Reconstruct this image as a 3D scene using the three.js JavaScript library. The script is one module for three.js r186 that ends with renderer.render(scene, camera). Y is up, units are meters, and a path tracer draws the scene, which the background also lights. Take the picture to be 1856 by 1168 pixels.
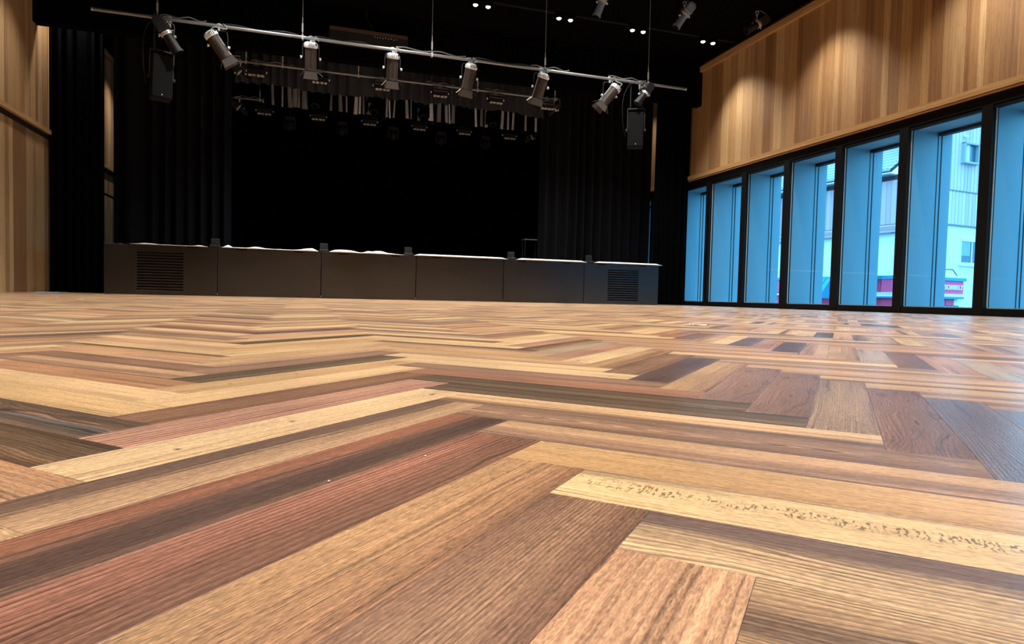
import * as THREE from 'three';
import { mergeGeometries } from 'three/addons/utils/BufferGeometryUtils.js';
import { RoundedBoxGeometry } from 'three/addons/geometries/RoundedBoxGeometry.js';
import { TextGeometry } from 'three/addons/geometries/TextGeometry.js';
import { FontLoader } from 'three/addons/loaders/FontLoader.js';

// ------------------------------------------------------------------ camera, sky, exposure
const scene = new THREE.Scene();
const EYE = 0.1325;
const camera = new THREE.PerspectiveCamera(53.37, 1856 / 1168, 0.02, 200);
camera.rotation.order = 'YXZ';
camera.position.set(0, EYE, 0);
camera.rotation.set(-0.0398, -0.3017, 0.0233);
camera.updateMatrixWorld(true);

const renderer = new THREE.WebGLRenderer({ antialias: true });
renderer.toneMapping = THREE.LinearToneMapping;
renderer.toneMappingExposure = 1.0;
renderer.shadowMap.enabled = true;

const SKY = [0.88, 2.9, 4.6], SKY_POWER = 1.0;         // overcast daylight, blue beside the warm lamps
{
  const w = 64, h = 32, d = new Float32Array(w * h * 4);
  for (let j = 0; j < h; j++) for (let i = 0; i < w; i++) {
    const el = ((j + 0.5) / h - 0.5) * Math.PI;            // rows go from the bottom up
    const k = el < 0 ? 0.55 : 0.75 + 0.35 * Math.sin(el);
    const o = (j * w + i) * 4;
    d[o] = SKY[0] * k; d[o + 1] = SKY[1] * k; d[o + 2] = SKY[2] * k; d[o + 3] = 1;
  }
  const t = new THREE.DataTexture(d, w, h, THREE.RGBAFormat, THREE.FloatType);
  t.mapping = THREE.EquirectangularReflectionMapping; t.magFilter = THREE.LinearFilter; t.needsUpdate = true;
  scene.background = t; scene.backgroundIntensity = SKY_POWER;
}
const LAMP_COLOR = new THREE.Color().setRGB(1, 0.95, 0.88);
const LAMP_POWER = 58, WASH_POWER = 44, STAGE_WASH_POWER = 14;

// ------------------------------------------------------------------ room measures (metres)
const XL = -5.35, XR = 9.9, CEIL = 6.5, Z_BACK = -23, Z_FRONT = 5;
const STAGE_Z = -14.35, STAGE_H = 1.0, STAGE_X0 = -3.91, PANEL_W = 2.035;

// ------------------------------------------------------------------ helpers
function rng(seed) { let s = seed >>> 0 || 1; return () => { s |= 0; s = s + 0x6D2B79F5 | 0; let t = Math.imul(s ^ s >>> 15, 1 | s); t = t + Math.imul(t ^ t >>> 7, 61 | t) ^ t; return ((t ^ t >>> 14) >>> 0) / 4294967296; }; }
function hash2(x, y, s) { let h = Math.imul(x, 374761393) ^ Math.imul(y, 668265263) ^ Math.imul(s, 2147483647 ^ 0x5bd1e995); h = Math.imul(h ^ h >>> 13, 1274126177); h ^= h >>> 16; return (h >>> 0) / 4294967296; }
function noise(x, y, s) {
  const xi = Math.floor(x), yi = Math.floor(y); let fx = x - xi, fy = y - yi;
  fx = fx * fx * (3 - 2 * fx); fy = fy * fy * (3 - 2 * fy);
  const a = hash2(xi, yi, s), b = hash2(xi + 1, yi, s), c = hash2(xi, yi + 1, s), d = hash2(xi + 1, yi + 1, s);
  return a + (b - a) * fx + (c - a) * fy + (a - b - c + d) * fx * fy;
}
const sst = (a, b, x) => { const t = Math.min(1, Math.max(0, (x - a) / (b - a))); return t * t * (3 - 2 * t); };
const lin = (c) => { c /= 255; return c <= 0.04045 ? c / 12.92 : Math.pow((c + 0.055) / 1.055, 2.4); };
const names = {};
function numbered(n) { const k = names[n] = (names[n] ?? -1) + 1; return k ? n + '_' + String(k).padStart(3, '0') : n; }
function tag(o, label, category, group, kind) { if (label) o.userData.label = label; if (category) o.userData.category = category; if (group) o.userData.group = group; if (kind) o.userData.kind = kind; return o; }
function thing(name, label, category, pos = [0, 0, 0], turn = 0, group) { const o = new THREE.Group(); o.name = numbered(name); o.position.set(...pos); o.rotation.y = turn; scene.add(o); return tag(o, label, category, group); }
function structure(name, label, pos = [0, 0, 0]) { const o = new THREE.Group(); o.name = name; o.position.set(...pos); scene.add(o); return tag(o, label, null, null, 'structure'); }
function part(name, geos, mat, parent) {
  let g = geos;
  if (Array.isArray(geos)) { const l = geos.map((x) => { const y = x.index ? x.toNonIndexed() : x; for (const k of Object.keys(y.attributes)) if (!['position', 'normal', 'uv'].includes(k)) y.deleteAttribute(k); return y; }); g = l.length > 1 ? mergeGeometries(l) : l[0]; }
  const m = new THREE.Mesh(g, mat); m.name = name; m.castShadow = m.receiveShadow = true; parent.add(m); return m;
}
const box = (w, h, d, x = 0, y = 0, z = 0) => new THREE.BoxGeometry(w, h, d).translate(x, y, z);
const span = (x0, x1, y0, y1, z0, z1) => box(x1 - x0, y1 - y0, z1 - z0, (x0 + x1) / 2, (y0 + y1) / 2, (z0 + z1) / 2);
const rbox = (w, h, d, r, x = 0, y = 0, z = 0, seg = 2) => new RoundedBoxGeometry(w, h, d, seg, r).translate(x, y, z);
const cyl = (r0, r1, h, n = 20, x = 0, y = 0, z = 0) => new THREE.CylinderGeometry(r0, r1, h, n).translate(x, y, z);
function rod(a, b, r, n = 10) { const A = new THREE.Vector3(...a), B = new THREE.Vector3(...b), d = B.clone().sub(A), g = new THREE.CylinderGeometry(r, r, d.length(), n); g.applyQuaternion(new THREE.Quaternion().setFromUnitVectors(new THREE.Vector3(0, 1, 0), d.normalize())); return g.translate((A.x + B.x) / 2, (A.y + B.y) / 2, (A.z + B.z) / 2); }
const tube = (pts, r, n = 24, m = 8) => new THREE.TubeGeometry(new THREE.CatmullRomCurve3(pts.map((p) => new THREE.Vector3(...p))), n, r, m, false);
const std = (hex, roughness = 0.7, metalness = 0, more = {}) => new THREE.MeshStandardMaterial({ color: hex, roughness, metalness, ...more });
function dataTexture(w, h, fill, srgb = true) {
  const d = new Uint8Array(w * h * 4); fill(d);
  const t = new THREE.DataTexture(d, w, h); t.magFilter = THREE.LinearFilter; t.minFilter = THREE.LinearMipmapLinearFilter; t.generateMipmaps = true;
  t.wrapS = t.wrapT = THREE.RepeatWrapping; if (srgb) t.colorSpace = THREE.SRGBColorSpace; t.needsUpdate = true; return t;
}

// ------------------------------------------------------------------ wood
// kinds of parquet timber: stops = [position across 0..1, r, g, b], dark = latewood colour, rings = growth rings across, c = ring contrast
const TIMBER = [
  /* 0 light tan    */ { stops: [[0, 222, 176, 120], [1, 214, 166, 110]], dark: [196, 146, 92], rings: 26, c: 0.4, wob: 0.6, pore: 0.22 },
  /* 1 dark over tan*/ { stops: [[0, 104, 74, 60], [0.35, 116, 84, 64], [0.5, 182, 136, 96], [1, 196, 148, 104]], dark: [124, 88, 66], rings: 16, c: 0.45, wob: 1.4, pore: 0.3 },
  /* 2 orange, grey */ { stops: [[0, 176, 110, 82], [0.3, 184, 120, 90], [0.46, 108, 80, 70], [0.8, 96, 72, 64], [1, 128, 96, 80]], dark: [104, 62, 46], rings: 18, c: 0.5, wob: 0.8, pore: 0.25 },
  /* 3 red to brown */ { stops: [[0, 170, 106, 80], [0.4, 162, 99, 72], [0.62, 138, 88, 62], [1, 128, 84, 60]], dark: [88, 52, 40], rings: 13, c: 0.75, wob: 0.9, pore: 0.3 },
  /* 4 coarse tan   */ { stops: [[0, 212, 164, 114], [0.6, 200, 150, 104], [1, 170, 120, 88]], dark: [160, 112, 78], rings: 36, c: 0.5, wob: 1.0, pore: 0.5 },
  /* 5 mid brown    */ { stops: [[0, 150, 106, 80], [0.5, 172, 126, 94], [1, 142, 98, 74]], dark: [106, 70, 54], rings: 24, c: 0.7, wob: 1.2, pore: 0.35 },
  /* 6 apricot      */ { stops: [[0, 196, 138, 96], [0.25, 210, 152, 108], [1, 206, 150, 106]], dark: [150, 98, 66], rings: 12, c: 0.5, wob: 1.3, pore: 0.35 },
  /* 7 pink striped */ { stops: [[0, 206, 148, 112], [1, 190, 128, 100]], dark: [120, 74, 62], rings: 9, c: 0.85, wob: 0.7, pore: 0.2 },
  /* 8 strip, shade */ { stops: [[0, 222, 172, 118], [0.6, 214, 162, 108], [0.72, 128, 92, 68], [1, 140, 100, 74]], dark: [150, 108, 76], rings: 18, c: 0.3, wob: 0.6, pore: 0.3 },
  /* 9 cathedral    */ { stops: [[0, 150, 108, 80], [0.5, 184, 136, 98], [1, 138, 98, 72]], dark: [94, 62, 48], rings: 9, c: 0.9, wob: 1.0, pore: 0.25, peak: 1 },
  /* 10 tan and dusk*/ { stops: [[0, 212, 160, 110], [0.45, 206, 152, 104], [0.7, 150, 108, 80], [0.86, 180, 132, 96], [1, 128, 92, 74]], dark: [132, 92, 66], rings: 20, c: 0.45, wob: 0.8, pore: 0.35 },
  /* 11 golden fleck*/ { stops: [[0, 150, 116, 84], [0.07, 222, 178, 118], [1, 224, 178, 120]], dark: [196, 146, 92], rings: 28, c: 0.4, wob: 0.5, pore: 0.15, fleck: 1 },
  /* 12 dark to zebra*/ { stops: [[0, 124, 90, 74], [0.3, 112, 86, 74], [0.5, 190, 150, 104], [1, 206, 164, 112]], dark: [104, 76, 60], rings: 14, c: 0.75, wob: 1.6, pore: 0.3 },
  /* 13 zebra       */ { stops: [[0, 206, 164, 110], [0.5, 176, 132, 92], [0.8, 120, 88, 66], [1, 190, 146, 98]], dark: [98, 70, 52], rings: 22, c: 0.85, wob: 2.4, pore: 0.3 },
  /* 14 olive dark  */ { stops: [[0, 92, 70, 52], [0.3, 132, 102, 74], [0.55, 104, 80, 60], [0.8, 150, 114, 80], [1, 104, 78, 58]], dark: [66, 50, 40], rings: 15, c: 0.7, wob: 1.8, pore: 0.3 },
  /* 15 wavy brown  */ { stops: [[0, 160, 114, 88], [1, 142, 100, 78]], dark: [100, 70, 56], rings: 9, c: 0.7, wob: 5, pore: 0.3, peak: 0.45 },
  /* 16 dusky purple*/ { stops: [[0, 128, 100, 94], [0.6, 108, 84, 80], [1, 132, 106, 98]], dark: [70, 52, 50], rings: 20, c: 0.6, wob: 0.9, pore: 0.25 },
  /* 17 pale        */ { stops: [[0, 228, 184, 130], [1, 218, 172, 118]], dark: [204, 154, 100], rings: 18, c: 0.3, wob: 0.8, pore: 0.15, knots: [[0.455, 0.62, 0.006, 0.05], [0.225, 0.4, 0.004, 0.04], [0.09, 0.55, 0.003, 0.05]] },
  /* 18 greyish tan */ { stops: [[0, 160, 128, 100], [0.4, 188, 154, 120], [1, 176, 142, 110]], dark: [134, 104, 82], rings: 26, c: 0.45, wob: 0.9, pore: 0.5 },
  /* 19 stained dark */ { stops: [[0, 98, 72, 56], [0.25, 112, 84, 62], [0.42, 172, 112, 76], [0.56, 118, 108, 102], [0.75, 84, 68, 56], [1, 124, 94, 68]], dark: [62, 50, 44], rings: 12, c: 0.6, wob: 3, pore: 0.3, knots: [[0.3, 0.5, 0.03, 0.12], [0.16, 0.62, 0.022, 0.1]] },
];
const PLANK_L = 7.05 * 0.07, PLANK_W = 0.07;
function timber(spec, seed, w, h, out, hmap, off = 0, stride = w) {
  const len = PLANK_L, wid = PLANK_W, S = spec.stops;
  const px = [0, 0, 0], pk = spec.peak ?? 0, x0 = 0.1 + 0.25 * hash2(seed, 3, 9);
  for (let j = 0; j < h; j++) for (let i = 0; i < w; i++) {
    const x = (i + 0.5) / w * len, v = 1 - (j + 0.5) / h, y = v * wid;
    const wp = (noise(x * 5, y * 22, seed) - 0.5) * spec.wob + (noise(x * 17, y * 70, seed + 1) - 0.5) * spec.wob * 0.35;
    let t = v * spec.rings + wp * 2.2 + x * 1.6 * (hash2(seed, 7, 1) - 0.5) * 4;
    if (pk) { const dx = (x - x0) * 7, dv = (v - 0.5 + 0.12 * (noise(x * 7, 2, seed + 21) - 0.5)) * 1.7; t = spec.rings * (Math.sqrt(dv * dv + 0.012) + pk * Math.max(-1.6, Math.min(2.4, dx)) * 0.4) + wp * 1.4 + 40; }
    const ti = Math.floor(t), p = t - ti, ringy = 0.45 + 0.55 * hash2(ti, 11, seed);
    const late = sst(0.2, 0.9, p) * (1 - sst(0.9, 1, p)) * ringy;
    const vv = Math.min(1, Math.max(0, v + (noise(x * 3, 5, seed + 4) - 0.5) * 0.07 + (noise(x * 14, y * 500, seed + 5) - 0.5) * 0.12 + (hash2(ti, 17, seed) - 0.5) * 0.13));
    let a = S[0], b = S[S.length - 1];
    for (let k = 0; k + 1 < S.length; k++) if (vv >= S[k][0] && vv <= S[k + 1][0]) { a = S[k]; b = S[k + 1]; break; }
    const f = b[0] > a[0] ? Math.min(1, Math.max(0, (vv - a[0]) / (b[0] - a[0]))) : 0;
    const fib = noise(x * 280, y * 1700, seed + 2) - 0.5, fib2 = noise(x * 30, y * 620, seed + 6) - 0.5;
    const por = sst(0.62, 0.86, noise(x * 150, y * 2100, seed + 3)) * spec.pore * (0.4 + 0.6 * noise(x * 8, y * 60, seed + 12));
    const cloud = (noise(x * 6, y * 26, seed + 8) - 0.5) * 0.16;
    const hair = noise(x * 650, y * 1900, seed + 14) - 0.5, pale = sst(0.8, 0.92, noise(x * 2.6, y * 520 + wp * 5, seed + 19)), line = sst(0.78, 0.9, noise(x * 2.2, y * 420 + wp * 6, seed + 15));
    let m = late * spec.c * (0.75 + 0.5 * noise(x * 20, y * 120, seed + 16)), g = 1 + fib * 0.24 + fib2 * 0.1 + hair * 0.16 + cloud - por * 0.5 - line * 0.17 + pale * 0.12;
    if (spec.fleck) {
      const band = sst(0.2, 0.34, v) * (1 - sst(0.5, 0.64, v));
      const fl = sst(0.58, 0.74, noise(x * 950 + 1.5 * noise(x * 200, y * 900, seed), y * 230, seed + 9)) * band * (0.25 + 0.75 * sst(0.35, 0.6, noise(x * 60, y * 110, seed + 10)));
      g *= 1 - fl * 0.42 + band * 0.03;
    }
    if (spec.knots) for (const [kx, kv, kl, kw] of spec.knots) { const q = ((x - kx) / kl) ** 2 + ((v - kv) / kw + (x - kx) * 9) ** 2; if (q < 4) g *= 1 - 0.6 * Math.exp(-q * 1.6); }
    const o = ((j * stride) + i + off) * 4;
    for (let k = 0; k < 3; k++) { const c = a[k + 1] + (b[k + 1] - a[k + 1]) * f; const mixd = c + (Math.min(c, spec.dark[k]) - c) * m; px[k] = mixd * g; }
    const gr = (px[0] + px[1] + px[2]) / 3; for (let k = 0; k < 3; k++) out[o + k] = Math.min(255, Math.max(0, (px[k] * 0.8 + gr * 0.2) * 0.95));
    out[o + 3] = 255;
    if (hmap) { const q = 150 - late * 70 * spec.c + fib * 100 + hair * 90 + fib2 * 40 - por * 190; hmap[o] = hmap[o + 1] = hmap[o + 2] = Math.min(255, Math.max(0, q)); hmap[o + 3] = 255; }
  }
}
const FLOOR_GLOSS = { roughness: 0.3, metalness: 0 };
const plankMats = TIMBER.map((spec, n) => {
  const w = 1600, h = 228; let hm = new Uint8Array(w * h * 4);
  const map = dataTexture(w, h, (d) => timber(spec, 101 + n * 37, w, h, d, hm));
  const bump = dataTexture(w, h, (d) => d.set(hm), false);
  return [0xffffff, 0xe6dcd2, 0xf2efe8].map((c) => new THREE.MeshStandardMaterial({ map, bumpMap: bump, bumpScale: 0.00022, color: c, ...FLOOR_GLOSS }));
});
const ATLAS_ROWS = TIMBER.length;
const atlas = dataTexture(1024, 64 * ATLAS_ROWS, (d) => TIMBER.forEach((spec, n) => timber(spec, 101 + n * 37, 1024, 64, d.subarray(n * 64 * 1024 * 4), null)));

// vertical boards of the wall panelling
function boardTexture(seed, c1, c2) {
  return dataTexture(128, 1024, (d) => {
    for (let j = 0; j < 1024; j++) for (let i = 0; i < 128; i++) {
      const u = i / 128 * 0.2, v = j / 1024 * 2.8;
      const t = u * 90 + (noise(u * 9, v * 0.8, seed) - 0.5) * 5, late = sst(0.2, 0.95, t - Math.floor(t)) * hash2(Math.floor(t), 3, seed);
      const g = 1 + (noise(u * 700, v * 8, seed + 1) - 0.5) * 0.16 + (noise(u * 40, v * 1.2, seed + 2) - 0.5) * 0.14 - 0.25 * sst(0.8, 0.95, noise(u * 500, v * 22, seed + 3));
      const o = (j * 128 + i) * 4; for (let k = 0; k < 3; k++) d[o + k] = Math.min(255, (c1[k] + (c2[k] - c1[k]) * late * 0.8) * g); d[o + 3] = 255;
    }
  });
}
const boardMaps = [boardTexture(11, [186, 150, 106], [152, 115, 78]), boardTexture(29, [178, 141, 98], [144, 107, 72]), boardTexture(47, [202, 167, 120], [168, 129, 87]), boardTexture(83, [164, 126, 87], [128, 94, 64])];
const boardMats = boardMaps.flatMap((map) => [0xffffff, 0xeadfd2].map((color) => new THREE.MeshStandardMaterial({ map, color, roughness: 0.62 })));
const woodTrim = new THREE.MeshStandardMaterial({ map: boardMaps[2], roughness: 0.55, color: 0xf6ece0 });
const matte = (hex, spec = 0.08) => new THREE.MeshPhysicalMaterial({ color: hex, roughness: 1, specularIntensity: spec });
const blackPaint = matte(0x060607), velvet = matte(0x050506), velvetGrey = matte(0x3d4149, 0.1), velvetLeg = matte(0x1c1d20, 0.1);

// ------------------------------------------------------------------ floor: herringbone parquet at 45 degrees to the room
{
  const floor = structure('floor', 'herringbone parquet of mixed light, brown and reddish planks');
  part('subfloor', span(XL - 0.2, 10.04, -0.3, -0.011, Z_BACK, Z_FRONT), std(0x2a1f16, 0.95), floor);
  const PSI = 0.797, A = new THREE.Vector3(Math.cos(PSI), 0, -Math.sin(PSI)), B = new THREE.Vector3(Math.sin(PSI), 0, Math.cos(PSI)), O = new THREE.Vector3(0.199, 0, -0.849), n = 7.05;
  const at = (a, b) => O.clone().addScaledVector(A, a * PLANK_W).addScaledVector(B, b * PLANK_W);
  function plankGeometry(u0, u1, v0, v1) {
    const L = PLANK_L / 2 - 0.00008, W = PLANK_W / 2 - 0.00008, c = 0.0003, h = 0.011;
    const p = [], no = [], uv = [], ix = [];
    const quad = (P, N) => { const s = p.length / 3; for (const q of P) { p.push(...q); no.push(...N); uv.push(u0 + (u1 - u0) * (q[0] / (2 * L) + 0.5), v0 + (v1 - v0) * (0.5 - q[2] / (2 * W))); } ix.push(s, s + 1, s + 2, s, s + 2, s + 3); };
    const l = L - c, w = W - c, r = Math.SQRT1_2;
    quad([[-l, 0, w], [l, 0, w], [l, 0, -w], [-l, 0, -w]], [0, 1, 0]);
    quad([[-L, -c, W], [L, -c, W], [l, 0, w], [-l, 0, w]], [0, r, r]); quad([[L, -c, -W], [-L, -c, -W], [-l, 0, -w], [l, 0, -w]], [0, r, -r]);
    quad([[L, -c, W], [L, -c, -W], [l, 0, -w], [l, 0, w]], [r, r, 0]); quad([[-L, -c, -W], [-L, -c, W], [-l, 0, w], [-l, 0, -w]], [-r, r, 0]);
    quad([[-L, -h, W], [L, -h, W], [L, -c, W], [-L, -c, W]], [0, 0, 1]); quad([[L, -h, -W], [-L, -h, -W], [-L, -c, -W], [L, -c, -W]], [0, 0, -1]);
    quad([[L, -h, W], [L, -h, -W], [L, -c, -W], [L, -c, W]], [1, 0, 0]); quad([[-L, -h, -W], [-L, -h, W], [-L, -c, W], [-L, -c, -W]], [-1, 0, 0]);
    const g = new THREE.BufferGeometry(); g.setAttribute('position', new THREE.Float32BufferAttribute(p, 3)); g.setAttribute('normal', new THREE.Float32BufferAttribute(no, 3)); g.setAttribute('uv', new THREE.Float32BufferAttribute(uv, 2)); g.setIndex(ix); return g;
  }
  // every plank: centre, direction and the timber it is cut from; "look" fixes those that the eye knows one by one
  const look = { a0_0: 17, a0_1: 1, a0_2: 2, a0_3: 3, a0_4: 4, a0_5: 5, a0_6: 6, a0_7: 6, 'a0_-1': 7, 'a0_-2': 5, 'a0_-3': 0, 'a0_-4': 17, 'a0_-5': 14, 'a0_-6': 5,
    b0_0: 8, b0_1: 9, b0_2: 10, b0_3: 0, b0_4: 11, b0_5: 12, b0_6: 13, 'b0_-1': 14, 'b0_-2': 14, 'b0_-3': 7, 'b0_-4': 5, 'b0_-5': 17, 'b0_-6': 0,
    'a1_0': 18, 'a1_-1': 15, 'a1_-2': 15, 'a1_-3': 4, 'a1_-4': 16, 'a2_-11': 16, 'a2_-9': 16, 'a2_-5': 15, 'a2_-7': 4, 'a2_-6': 18, b1_0: 17, 'b1_-1': 8, 'b1_-6': 0, 'a0_-16': 16, 'b-1_-7': 5, 'b-1_-6': 10, 'b-1_-8': 6, 'a1_-5': 5, 'a1_-6': 10, a1_1: 15, a1_2: 16, a1_3: 16,
    'b-1_0': 6, 'b-1_-1': 14, 'b-1_1': 4, 'b-1_-2': 19, 'b-1_-3': 0, 'b-1_-4': 0, 'b-1_2': 5, 'b-1_-5': 6 };
  const r = rng(4242), planks = [], usual = [0, 17, 4, 6, 10, 8, 0, 17, 5, 15, 7, 9, 18, 12, 0, 14, 13, 4, 11, 4, 6, 0, 8, 10, 4, 5, 17, 6, 18, 0, 6, 17, 4, 18];
  for (let c = -26; c <= 26; c++) for (let k = -260; k <= 260; k++) for (const dir of ['a', 'b']) {
    const ca = c * n, cb = c * n;                                  // each column of planks lies one length further along both directions
    const T = [-k + ca, k + cb];
    const m = dir === 'a' ? at(T[0] - n / 2, T[1] - 0.5) : at(T[0] - 0.5, T[1] + n / 2);
    const pick = r(), tint = r(), turn = r(), lift = r();
    if (m.x < XL - 0.05 || m.x > XR + 0.02 || m.z > 1.2 || m.z < -16.4) continue;
    if (m.z < STAGE_Z - 0.4 && m.x > STAGE_X0 + 0.3 && m.x < 8.0) continue;
    const known = look[`${dir}${c}_${k}`];
    planks.push({ m, dir, kind: known ?? usual[Math.floor(pick * usual.length)], tint, flip: known === undefined && turn < 0.5, y: -lift * 0.00012, key: `${dir}${c}_${k}`, d: 0 });
  }
  const view = new THREE.Matrix4().multiplyMatrices(camera.projectionMatrix, camera.matrixWorldInverse);
  for (const q of planks) {
    const dv = q.dir === 'a' ? A : B; let inside = false;
    for (let s = -4; s <= 4; s++) { const e = q.m.clone().addScaledVector(dv, s / 8 * PLANK_L).applyMatrix4(camera.matrixWorldInverse); if (e.z < -0.05) { e.applyMatrix4(camera.projectionMatrix); if (Math.abs(e.x) < 1.02 && Math.abs(e.y) < 1.08) inside = true; } }
    q.d = (inside ? 0 : 1000) + q.m.length();
  }
  planks.sort((p, q) => p.d - q.d);
  const whole = plankGeometry(0, 1, 0, 1), angle = { a: PSI, b: PSI - Math.PI / 2 };
  const one = 300;
  planks.slice(0, one).forEach((q) => {
    const ms = plankMats[q.kind], o = part('plank', whole, ms[q.tint < 0.5 ? 0 : q.tint < 0.75 ? 1 : 2], floor);
    o.name = numbered('plank'); o.position.set(q.m.x, q.y, q.m.z); o.rotation.y = angle[q.dir] + (q.flip ? Math.PI : 0);
  });
  const rest = planks.slice(one), g0 = TIMBER.map((_, i) => plankGeometry(0, 1, (i + 0.03) / ATLAS_ROWS, (i + 0.97) / ATLAS_ROWS));
  const nv = g0[0].attributes.position.count, ni = g0[0].index.count, P = new Float32Array(rest.length * nv * 3), N = new Float32Array(P.length), C = new Float32Array(P.length), U = new Float32Array(rest.length * nv * 2), I = new Uint32Array(rest.length * ni);
  const mt = new THREE.Matrix4(), v = new THREE.Vector3();
  rest.forEach((q, i) => {
    const g = g0[q.kind]; mt.makeRotationY(angle[q.dir] + (q.flip ? Math.PI : 0));
    const t = 0.86 + 0.22 * q.tint;
    for (let k = 0; k < nv; k++) {
      const o = (i * nv + k) * 3;
      v.fromBufferAttribute(g.attributes.position, k).applyMatrix4(mt); P[o] = v.x + q.m.x; P[o + 1] = v.y + q.y; P[o + 2] = v.z + q.m.z;
      v.fromBufferAttribute(g.attributes.normal, k).applyMatrix4(mt); N[o] = v.x; N[o + 1] = v.y; N[o + 2] = v.z;
      C[o] = t; C[o + 1] = t * (0.97 + 0.03 * q.tint); C[o + 2] = t * (0.94 + 0.06 * q.tint);
      U[(i * nv + k) * 2] = g.attributes.uv.getX(k); U[(i * nv + k) * 2 + 1] = g.attributes.uv.getY(k);
    }
    for (let k = 0; k < ni; k++) I[i * ni + k] = g.index.getX(k) + i * nv;
  });
  const g = new THREE.BufferGeometry(); g.setAttribute('position', new THREE.BufferAttribute(P, 3)); g.setAttribute('normal', new THREE.BufferAttribute(N, 3)); g.setAttribute('color', new THREE.BufferAttribute(C, 3)); g.setAttribute('uv', new THREE.BufferAttribute(U, 2)); g.setIndex(new THREE.BufferAttribute(I, 1));
  tag(part('further_planks', g, new THREE.MeshStandardMaterial({ map: atlas, vertexColors: true, ...FLOOR_GLOSS }), floor), null, null, null, 'stuff');
}

// ------------------------------------------------------------------ ceiling and dark walls
{
  const c = structure('ceiling', 'black ceiling'); part('slab', span(XL - 0.4, 11.0, CEIL, CEIL + 0.3, Z_BACK - 0.3, Z_FRONT + 0.3), blackPaint, c);
  const b = structure('wall_back', 'black rear wall of the stage'); part('slab', span(XL - 0.4, 11.0, 0, CEIL, Z_BACK - 0.3, Z_BACK), blackPaint, b);
  const f = structure('wall_front', 'plain timber wall facing the stage'); part('slab', span(XL - 0.4, 11.0, 0, CEIL, Z_FRONT, Z_FRONT + 0.3), new THREE.MeshStandardMaterial({ color: 0xa87848, roughness: 0.7 }), f);
  const p = structure('wall_proscenium', 'black header above the stage opening'); part('slab', span(XL, XR, 5.36, CEIL, -15.4, -15.16), blackPaint, p);
}

// boards along a side wall at x, facing sign (+1 into the room from the left wall)
function boards(parent, x, sign, y0, y1, z0, z1, seed, wMin, wMax) {
  const r = rng(seed), cache = {};
  for (let z = z0; z < z1;) {
    let w = Math.round((wMin + (wMax - wMin) * r()) * 50) / 50; if (z + w > z1 - wMin) w = z1 - z;
    const mat = boardMats[Math.floor(r() * boardMats.length)], key = w.toFixed(3), du = r();
    if (!cache[key]) {
      const s = new THREE.Shape(), h = (y1 - y0) / 2, a = w / 2 - 0.0012; s.moveTo(-a, -h); s.lineTo(a, -h); s.lineTo(a, h); s.lineTo(-a, h); s.closePath();
      const g = new THREE.ExtrudeGeometry(s, { depth: 0.016, bevelEnabled: true, bevelSize: 0.0015, bevelThickness: 0.0015, bevelSegments: 1 });
      const p = g.attributes.position, u = g.attributes.uv; for (let i = 0; i < p.count; i++) u.setXY(i, p.getX(i) / 0.2 + 0.5, p.getY(i) / 2.8 + 0.5);
      cache[key] = g;
    }
    const m = part('board', cache[key], mat, parent); m.name = numbered('board');
    m.position.set(x - sign * 0.018, (y0 + y1) / 2, z + w / 2); m.rotation.y = sign * Math.PI / 2; if (du < 0.5) m.rotation.z = Math.PI;
    z += w;
  }
}
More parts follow.
